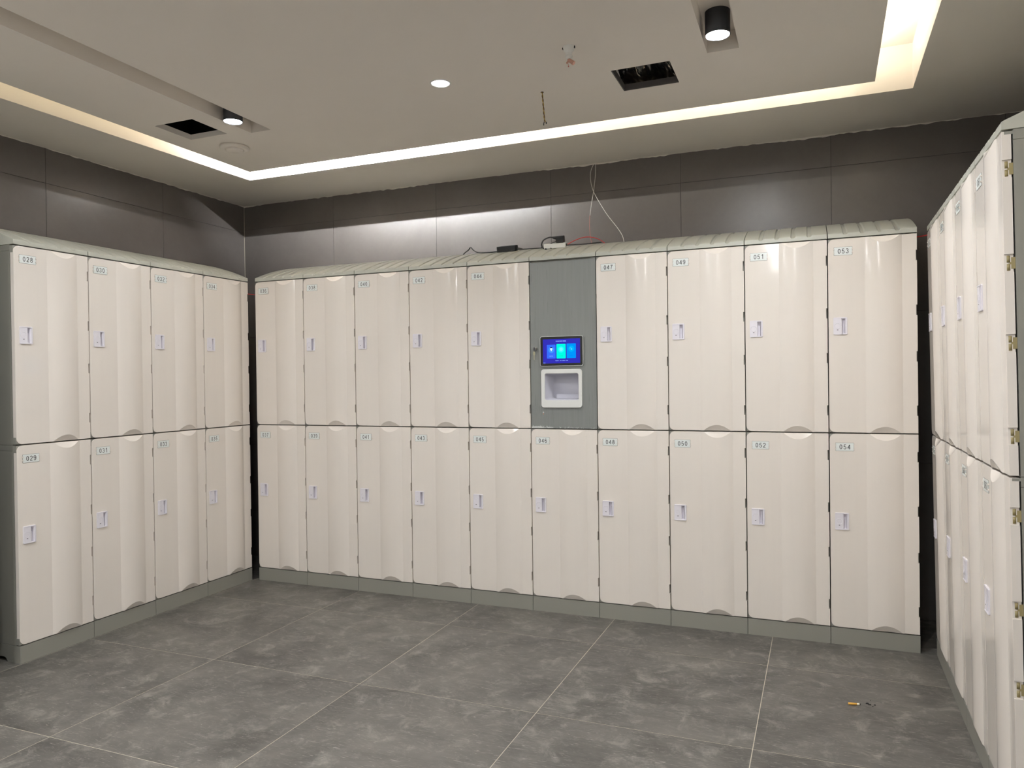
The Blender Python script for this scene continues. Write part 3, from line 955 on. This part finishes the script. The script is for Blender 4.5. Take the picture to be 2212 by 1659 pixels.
glyphs(0.176, 0.300, 5, 0.0042, E_TXT); glyphs(0.448, 0.300, 5, 0.0042, E_TXG); glyphs(0.716, 0.310, 5, 0.0042, E_TXB)
glyphs(0.006, 0.022, 4, 0.0032, E_TXT)
# tray
mb = MB()
o = rrect(0.0645, 0.2992, 1.1318, 1.3435, 0.016, 6); i_ = rrect(0.0850, 0.2808, 1.1715, 1.3215, 0.011, 6)
i2 = rrect(0.0868, 0.2790, 1.1735, 1.3195, 0.010, 6); i3 = rrect(0.100, 0.272, 1.1795, 1.314, 0.014, 6)
n = len(o)
y0 = -0.007
for k in range(n):
    k2 = (k + 1) % n
    oi = lambda L, j, y, s=1: (L[j][0], y, L[j][1])
    os_ = lambda j: ((o[j][0] - 0.182) * 0.985 + 0.182, y0, (o[j][1] - 1.2376) * 0.985 + 1.2376)
    mb.face([os_(k), os_(k2), oi(i_, k2, y0), oi(i_, k, y0)], 0)
    mb.face([os_(k2), os_(k), oi(o, k, y0 + 0.003), oi(o, k2, y0 + 0.003)], 0, True)
    mb.face([oi(o, k2, y0 + 0.003), oi(o, k, y0 + 0.003), oi(o, k, PY), oi(o, k2, PY)], 0, True)
    mb.face([oi(i_, k, y0), oi(i_, k2, y0), oi(i2, k2, y0 + 0.004), oi(i2, k, y0 + 0.004)], 0, True)
    mb.face([oi(i2, k, y0 + 0.004), oi(i2, k2, y0 + 0.004), oi(i3, k2, 0.105), oi(i3, k, 0.105)], 1, True)
mb.face([(x, 0.105, z) for x, z in i3], 1)
mb.box(0.125, 0.272, 0.085, 0.105, 1.1795, 1.205, 1)
tr = obj('pickup_tray', mb.mesh('pickup_tray', [M_TRAY, M_TRAYIN]), kiosk)
tr['label'] = 'white rounded pickup recess'
# cylinder lock and screw
mb = MB()
mb.lathe([(0.0, 0.0135), (0.0062, 0.0135), (0.0068, 0.0125), (0.0068, 0.011), (0.0092, 0.010), (0.0102, 0.006), (0.0102, 0.0)], 24)
mb.box(-0.0012, 0.0012, -0.0045, 0.0045, 0.0125, 0.0142, 1)
me = mb.mesh('cylinder_lock', [M_CHROME, M_INK]); me.transform(Matrix.Rotation(PI / 2, 4, 'X'))
obj('cylinder_lock', me, kiosk, (0.0335, PY, 1.4585))
mb = MB(); mb.lathe([(0.0, 0.003), (0.003, 0.0025), (0.004, 0.0)], 14)
me = mb.mesh('indicator', M_WHITE); me.transform(Matrix.Rotation(PI / 2, 4, 'X'))
obj('indicator', me, kiosk, (0.0735, PY, 1.105))
mb = MB(); mb.lathe([(0.0, 0.002), (0.003, 0.0015), (0.0035, 0.0)], 14)
me = mb.mesh('indicator', M_PINK); me.transform(Matrix.Rotation(PI / 2, 4, 'X'))
obj('indicator', me, kiosk, (0.0738, PY, 1.097))
# key hanging from the lock
KX, KZ = 5 * W + 0.0280, 1.4585
key = thing('key', 'small metal key hanging from the lock beside the touchscreen', 'key', (KX, -0.008, 1.396))
mb = MB()
n = 20
ring = [(0.0025 + 0.0085 * math.sin(2 * PI * k / n), -0.0035, 0.0555 + 0.0085 * math.cos(2 * PI * k / n)) for k in range(n + 1)]
mb.tube(ring, 0.0008, 6, 0, 1, False)
obj('key_ring', mb.mesh('key_ring', M_CHROME), key)
mb = MB()
mb.prism([(-0.0055, 0.029), (-0.003, 0.026), (0.003, 0.026), (0.0055, 0.029), (0.0062, 0.040), (0.004, 0.047), (-0.004, 0.047), (-0.0062, 0.040)], -0.0045, -0.0025)
obj('key_bow', mb.mesh('key_bow', M_BRASS), key)
mb = MB()
mb.prism([(-0.0022, 0.004), (0.0, 0.0), (0.0022, 0.003), (0.0014, 0.007), (0.0024, 0.010), (0.0014, 0.014), (0.0024, 0.018), (0.0020, 0.027), (-0.0022, 0.027)], -0.0043, -0.0027)
obj('key_blade', mb.mesh('key_blade', M_BRASS), key)
key2 = thing('key', 'metal key inserted in the lock beside the touchscreen', 'key', (5 * W + 0.0335, -0.0105, 1.4585))
mb = MB()
mb.prism([(-0.0075, -0.003), (-0.003, -0.0085), (0.004, -0.0075), (0.0065, 0.0), (0.003, 0.0075), (-0.0045, 0.0085), (-0.0085, 0.004)], -0.0009, 0.0009)
me = mb.mesh('key_head', M_CHROME); me.transform(Matrix.Translation((-0.001, -0.010, 0)) @ Matrix.Rotation(math.radians(68), 4, 'Z'))
obj('key_head', me, key2)
mb = MB(); mb.box(-0.0008, 0.0008, -0.006, 0.006, -0.003, 0.003)
obj('key_blade', mb.mesh('key_shank', M_BRASS), key2)

# ------------------------------------------------------------------ things on the locker roofs
def roof_z(y): return 1.969 + 0.4275 * y - 0.335 * y * y
RS = lambda y: math.atan(0.4275 - 0.67 * y)
# black power adapter
ad = thing('power_adapter', 'black power adapter brick lying on the roof of locker 044', 'adapter', (1.674, 0.27, roof_z(0.27)), (RS(0.27), 0, 0))
me = MB(); me.box(-0.060, 0.060, -0.026, 0.026, 0.0, 0.034); me = bevel_mesh(me.mesh('adapter', M_BLACK), 0.004)
obj('case', me, ad)
mb = MB(); mb.tube([(0.058, 0, 0.014), (0.075, 0, 0.012), (0.098, -0.002, 0.007)], lambda t: 0.008 - 0.0045 * t, 10)
obj('strain_relief', mb.mesh('strain_relief', M_BLACK), ad)
mb = MB(); mb.tube([(-0.058, -0.004, 0.006), (-0.11, -0.004, 0.004), (-0.19, 0.004, 0.007), (-0.235, 0.03, 0.020), (-0.262, 0.045, 0.040), (-0.285, 0.06, 0.024), (-0.33, 0.09, 0.006), (-0.352, 0.12, -0.010)], 0.0036, 8)
obj('cord', mb.mesh('cord', M_BLACK), ad)
mb = MB(); mb.tube([(0.095, -0.002, 0.007), (0.15, 0.02, 0.004), (0.21, 0.04, 0.003), (0.25, 0.045, 0.003)], 0.0028, 8)
obj('cord', mb.mesh('cord', M_BLACK), ad)
# white power strip with plug
ps = thing('power_strip', 'white power strip lying on the roof above the touchscreen', 'power strip', (1.992, 0.235, roof_z(0.235) + 0.001), (RS(0.235), 0, math.radians(3)))
me = MB(); me.box(-0.068, 0.062, -0.022, 0.022, 0.0, 0.027); me = bevel_mesh(me.mesh('strip', M_WHITE), 0.003)
obj('case', me, ps)
mb = MB(); mb.box(0.060, 0.068, -0.007, 0.007, 0.008, 0.020); obj('cord_grip', mb.mesh('cord_grip', M_BLACK), ps)
mb = MB(); mb.tube([(0.066, 0, 0.013), (0.11, 0.01, 0.010), (0.18, 0.04, 0.008), (0.25, 0.09, 0.006)], 0.0028, 8)
obj('cord', mb.mesh('cord', M_BLACK), ps)
pl = thing('power_plug', 'bulky black plug pushed into the white power strip', 'plug', (2.010, 0.240, roof_z(0.240) + 0.028), (RS(0.24), 0, 0))
me = MB(); me.box(-0.016, 0.032, -0.020, 0.020, 0.0, 0.040); me = bevel_mesh(me.mesh('plug', M_BLACK), 0.007)
obj('plug_body', me, pl)
mb = MB(); mb.tube([(-0.014, 0, 0.030), (-0.026, 0, 0.031), (-0.040, 0, 0.034)], lambda t: 0.011 - 0.006 * t, 10); obj('strain_relief', mb.mesh('plug_relief', M_BLACK), pl)
mb = MB(); mb.tube([(-0.036, 0, 0.034), (-0.058, -0.004, 0.036), (-0.090, -0.010, 0.024), (-0.104, -0.014, 0.002), (-0.096, -0.022, -0.018), (-0.070, -0.040, -0.026), (-0.062, -0.070, -0.0265)], 0.0042, 10); obj('cord', mb.mesh('plug_cord', M_BLACK), pl)
mb = MB(); mb.tube([(-0.014, -0.012, 0.010), (-0.030, -0.026, 0.006), (-0.052, -0.030, -0.004), (-0.050, -0.030, -0.016), (-0.040, -0.036, -0.0262)], 0.0026, 8); obj('cord', mb.mesh('plug_cord2', M_BLACK), pl)
# wires from the ceiling down to the roofs
mb = MB(); mb.tube([(2.152, 0.518, 2.605), (2.134, 0.50, 2.555), (2.132, 0.49, 2.500), (2.150, 0.48, 2.425), (2.195, 0.47, 2.34), (2.245, 0.46, 2.26), (2.305, 0.45, 2.18), (2.335, 0.445, 2.13), (2.345, 0.44, 2.093)], 0.0017, 8)
tag(obj('cable', mb.mesh('white_cable', M_WHITEW)), 'thin white cable hanging from the ceiling to the roof of locker 047', 'cable')
mb = MB(); mb.tube([(2.158, 0.520, 2.605), (2.160, 0.505, 2.56), (2.158, 0.50, 2.50), (2.150, 0.49, 2.42), (2.140, 0.48, 2.35), (2.131, 0.47, 2.27)], 0.0017, 8)
w = MB(); w.tube([(2.131, 0.47, 2.275), (2.130, 0.465, 2.22), (2.136, 0.455, 2.15), (2.148, 0.45, 2.093)], 0.0017, 8)
cab = thing('cable', 'thin cable hanging from the ceiling, its lower half faded red', 'cable', (0, 0, 0))
obj('white_length', mb.mesh('cable_white', M_WHITEW), cab); obj('red_length', w.mesh('cable_red', M_PINKW), cab)
mb = MB(); mb.tube([(2.052, 0.25, roof_z(.25) + 0.012), (2.085, 0.29, 2.095), (2.13, 0.34, 2.120), (2.175, 0.38, 2.122), (2.215, 0.40, 2.106), (2.240, 0.41, 2.085)], 0.0022, 8)
tag(obj('wire', mb.mesh('red_wire', M_REDW)), 'red wire arching from the white power strip over the roof', 'wire')
# red wires bridging the gaps at the row corners
mb = MB(); mb.tube([(-0.085, -0.017, 1.872), (-0.05, 0.012, 1.870), (-0.02, 0.035, 1.866), (0.004, 0.052, 1.866)], 0.0026, 8)
tag(obj('wire', mb.mesh('red_wire_gap', M_REDW)), 'red wire bridging the gap between lockers 034 and 036', 'wire')
mb = MB(); mb.tube([(3.816, 0.060, 1.934), (3.85, 0.045, 1.934), (3.885, 0.022, 1.937), (3.91, -0.003, 1.942)], 0.0030, 8)
tag(obj('wire', mb.mesh('red_wire_gap2', M_REDW)), 'taut red wire stretched across the dark gap next to locker 053', 'wire')

# ------------------------------------------------------------------ small things on the ceiling
t = thing('smoke_detector_base', 'round white two-step cover on the ceiling beside the open hatch', 'ceiling cover', (0.4065, -0.6147, ZC))
mb = MB(); mb.lathe([(0.0735, 0.0), (0.0735, -0.003), (0.0775, -0.004), (0.0770, -0.010), (0.0735, -0.0135), (0.049, -0.0165)], 48); mb.lathe([(0.049, -0.0165), (0.0475, -0.0105), (0.044, -0.0105)], 48); obj('rim', mb.mesh('cover_rim', M_CEIL), t)
mb = MB(); mb.lathe([(0.044, -0.0105), (0.0438, -0.0222), (0.0405, -0.0248), (0.0, -0.0255)], 48); obj('cap', mb.mesh('cover_cap', M_CEIL), t)
# sprinkler
t = thing('fire_sprinkler', 'white sprinkler head with pinkish deflector hanging from the ceiling', 'sprinkler', (2.484, -1.062, ZC))
mb = MB(); mb.lathe([(0.0235, 0.001), (0.0225, -0.006), (0.0195, -0.016), (0.0150, -0.022), (0.0130, -0.024)], 24); mb.lathe([(0.0130, -0.024), (0.0125, -0.033), (0.0150, -0.036), (0.0150, -0.042), (0.010, -0.048), (0.0, -0.049)], 12, smooth=False); obj('collar', mb.mesh('sprinkler_collar', M_WHITE), t)
mb = MB()
mb.tube([(0.0, 0.0, -0.046), (0.002, 0.0, -0.053), (0.014, 0.0, -0.063), (0.020, 0.0, -0.068)], lambda q: 0.0062 + 0.0028 * q, 8)
mb.tube([(0.0, 0.0, -0.052), (-0.006, 0.0, -0.060), (-0.011, 0.0, -0.063)], lambda q: 0.0050 - 0.002 * q, 8); obj('deflector', mb.mesh('sprinkler_deflector', M_PINK), t)
mb = MB(); mb.lathe([(0.0, -0.073), (0.0024, -0.075), (0.0024, -0.078), (0.0, -0.080)], 8, cx=-0.002); mb.tube([(-0.002, 0, -0.074), (-0.004, 0, -0.064), (-0.001, 0, -0.050)], 0.0008, 6)
obj('bulb', mb.mesh('sprinkler_bulb', M_RED), t)
for a in ((-0.026, -0.020, -0.007), (0.0205, 0.025, -0.008)):
    mb = MB(); mb.box(a[0], a[1], -0.004, 0.004, a[2], 0.0); obj('clip', mb.mesh('sprinkler_clip', M_BLACK), t)
# dangling twisted wires
t = thing('loose_wires', 'twisted brown and yellow wires dangling from a small ceiling hole', 'wire', (2.233, -0.668, ZC))
def twist(ph, n=34):
    return [(0.0095 * k / n + 0.0019 * math.cos(ph + k * 0.62), 0.0019 * math.sin(ph + k * 0.62), 0.002 - 0.128 * k / n) for k in range(n + 1)]
mb = MB(); mb.tube(twist(0) + [(0.0085, 0, -0.135), (0.0065, 0, -0.141)], 0.0019, 7, 0, 1); obj('brown_core', mb.mesh('brown_core', M_BROWNW), t)
mb = MB(); mb.tube(twist(PI) + [(0.0145, 0, -0.136), (0.018, 0, -0.142)], 0.0019, 7, 0, 1); obj('yellow_core', mb.mesh('yellow_core', M_YELW), t)
mb = MB(); mb.tube([(0.0095, 0, -0.139), (0.0062, 0, -0.1405), (0.0058, 0, -0.152)], 0.0024, 7, 0, 2); mb.tube([(0.017, 0, -0.139), (0.0192, 0, -0.144), (0.0165, 0, -0.147)], 0.0024, 7, 0, 2); obj('taped_end', mb.mesh('taped_end', M_BLACK), t)
mb = MB(); mb.disc(0.0075, -0.0006, 16); obj('hole', mb.mesh('wire_hole', M_VOID), t)
# black film in the hatch
mb = MB(); nx, ny = 46, 34
x0, x1, y0, y1 = HR
def film(i, j):
    u, v = i / nx, j / ny
    x = x0 - 0.01 + (x1 - x0 + 0.02) * u; y = y0 - 0.01 + (y1 - y0 + 0.07) * v
    z = ZC + 0.090 - 0.078 * v + 0.02 * (1 - u)
    p = Vector((u * 3.2, v * 1.1, 0.4))
    z += 0.030 * noise.noise(p) + 0.016 * abs(noise.noise(Vector((u * 9 + v * 2, v * 2.2, 2)))) + 0.006 * noise.noise(Vector((u * 22, v * 9, 5)))
    return (x, y, max(z, ZC + 0.012))
for i in range(nx):
    for j in range(ny):
        mb.face([film(i, j), film(i, j + 1), film(i + 1, j + 1), film(i + 1, j)], 0, True)
tag(obj('plastic_film', mb.mesh('plastic_film', M_FILM)), 'crumpled shiny black plastic film filling the square ceiling hatch', 'plastic film')
t = thing('hatch_edging', 'grey edge board and added dark side strip in the film-covered ceiling hatch', 'board', (0, 0, 0))
mb = MB(); mb.box(x0 + 0.001, x1 - 0.001, y1 - 0.006, y1 - 0.001, ZC + 0.0005, ZC + 0.028); M_BOARD = mat('board_grey', srgb(84, 80, 78), 0.7); obj('board', mb.mesh('edge_board', M_BOARD), t)
mb = MB(); mb.box(x0 + 0.001, x0 + 0.005, y0 + 0.001, y1 - 0.007, ZC + 0.0005, ZC + 0.028); obj('board', mb.mesh('side_shade_strip', M_BOARD), t)  # added dark strip so the plaster side of the hatch looks shaded

# ------------------------------------------------------------------ litter on the floor
t = thing('cigarette_butt', 'orange cigarette butt lying on the dark floor tiles', 'cigarette butt', (3.5035, -0.693, 0.0045), (0, 0, math.atan2(0.006, 0.040)))
mb = MB(); mb.tube([(-0.021, 0, 0), (0.010, 0, 0)], 0.0043, 12, 0, 1); obj('filter', mb.mesh('filter', M_FILTER), t)
mb = MB(); mb.tube([(0.010, 0, 0), (0.020, 0, 0)], 0.0042, 12, 0, 1); obj('paper_end', mb.mesh('paper_end', M_PAPER), t)
mb = MB(); mb.tube([(0.020, 0, 0), (0.0225, 0, -0.001)], lambda q: 0.0042 - 0.0015 * q, 10, 0, 1); obj('burnt_end', mb.mesh('burnt_end', M_ASH), t)
for x, y, s in ((3.553, -0.664, 1.0), (3.560, -0.671, 0.8), (3.5785, -0.668, 0.7), (3.5705, -0.682, 0.4), (3.566, -0.628, 0.3)):
    mb = MB(); rr = random.Random(int(x * 1e4)); k = 7
    o_ = [(s * rr.uniform(.004, .0075) * math.cos(2 * PI * q / k), s * rr.uniform(.003, .006) * math.sin(2 * PI * q / k)) for q in range(k)]
    mb.face([(a, b, 0.0032 * s) for a, b in o_]); 
    for q in range(k):
        a, b = o_[q], o_[(q + 1) % k]
        mb.face([(a[0] * 1.2, a[1] * 1.2, 0), (b[0] * 1.2, b[1] * 1.2, 0), (*b, 0.0032 * s), (*a, 0.0032 * s)])
    tag(obj('ash_flake', mb.mesh('ash_flake', M_ASH), None, (x, y, 0)), 'dark ash flake on the floor beside the cigarette butt', 'ash', 'ash flakes by the cigarette butt')
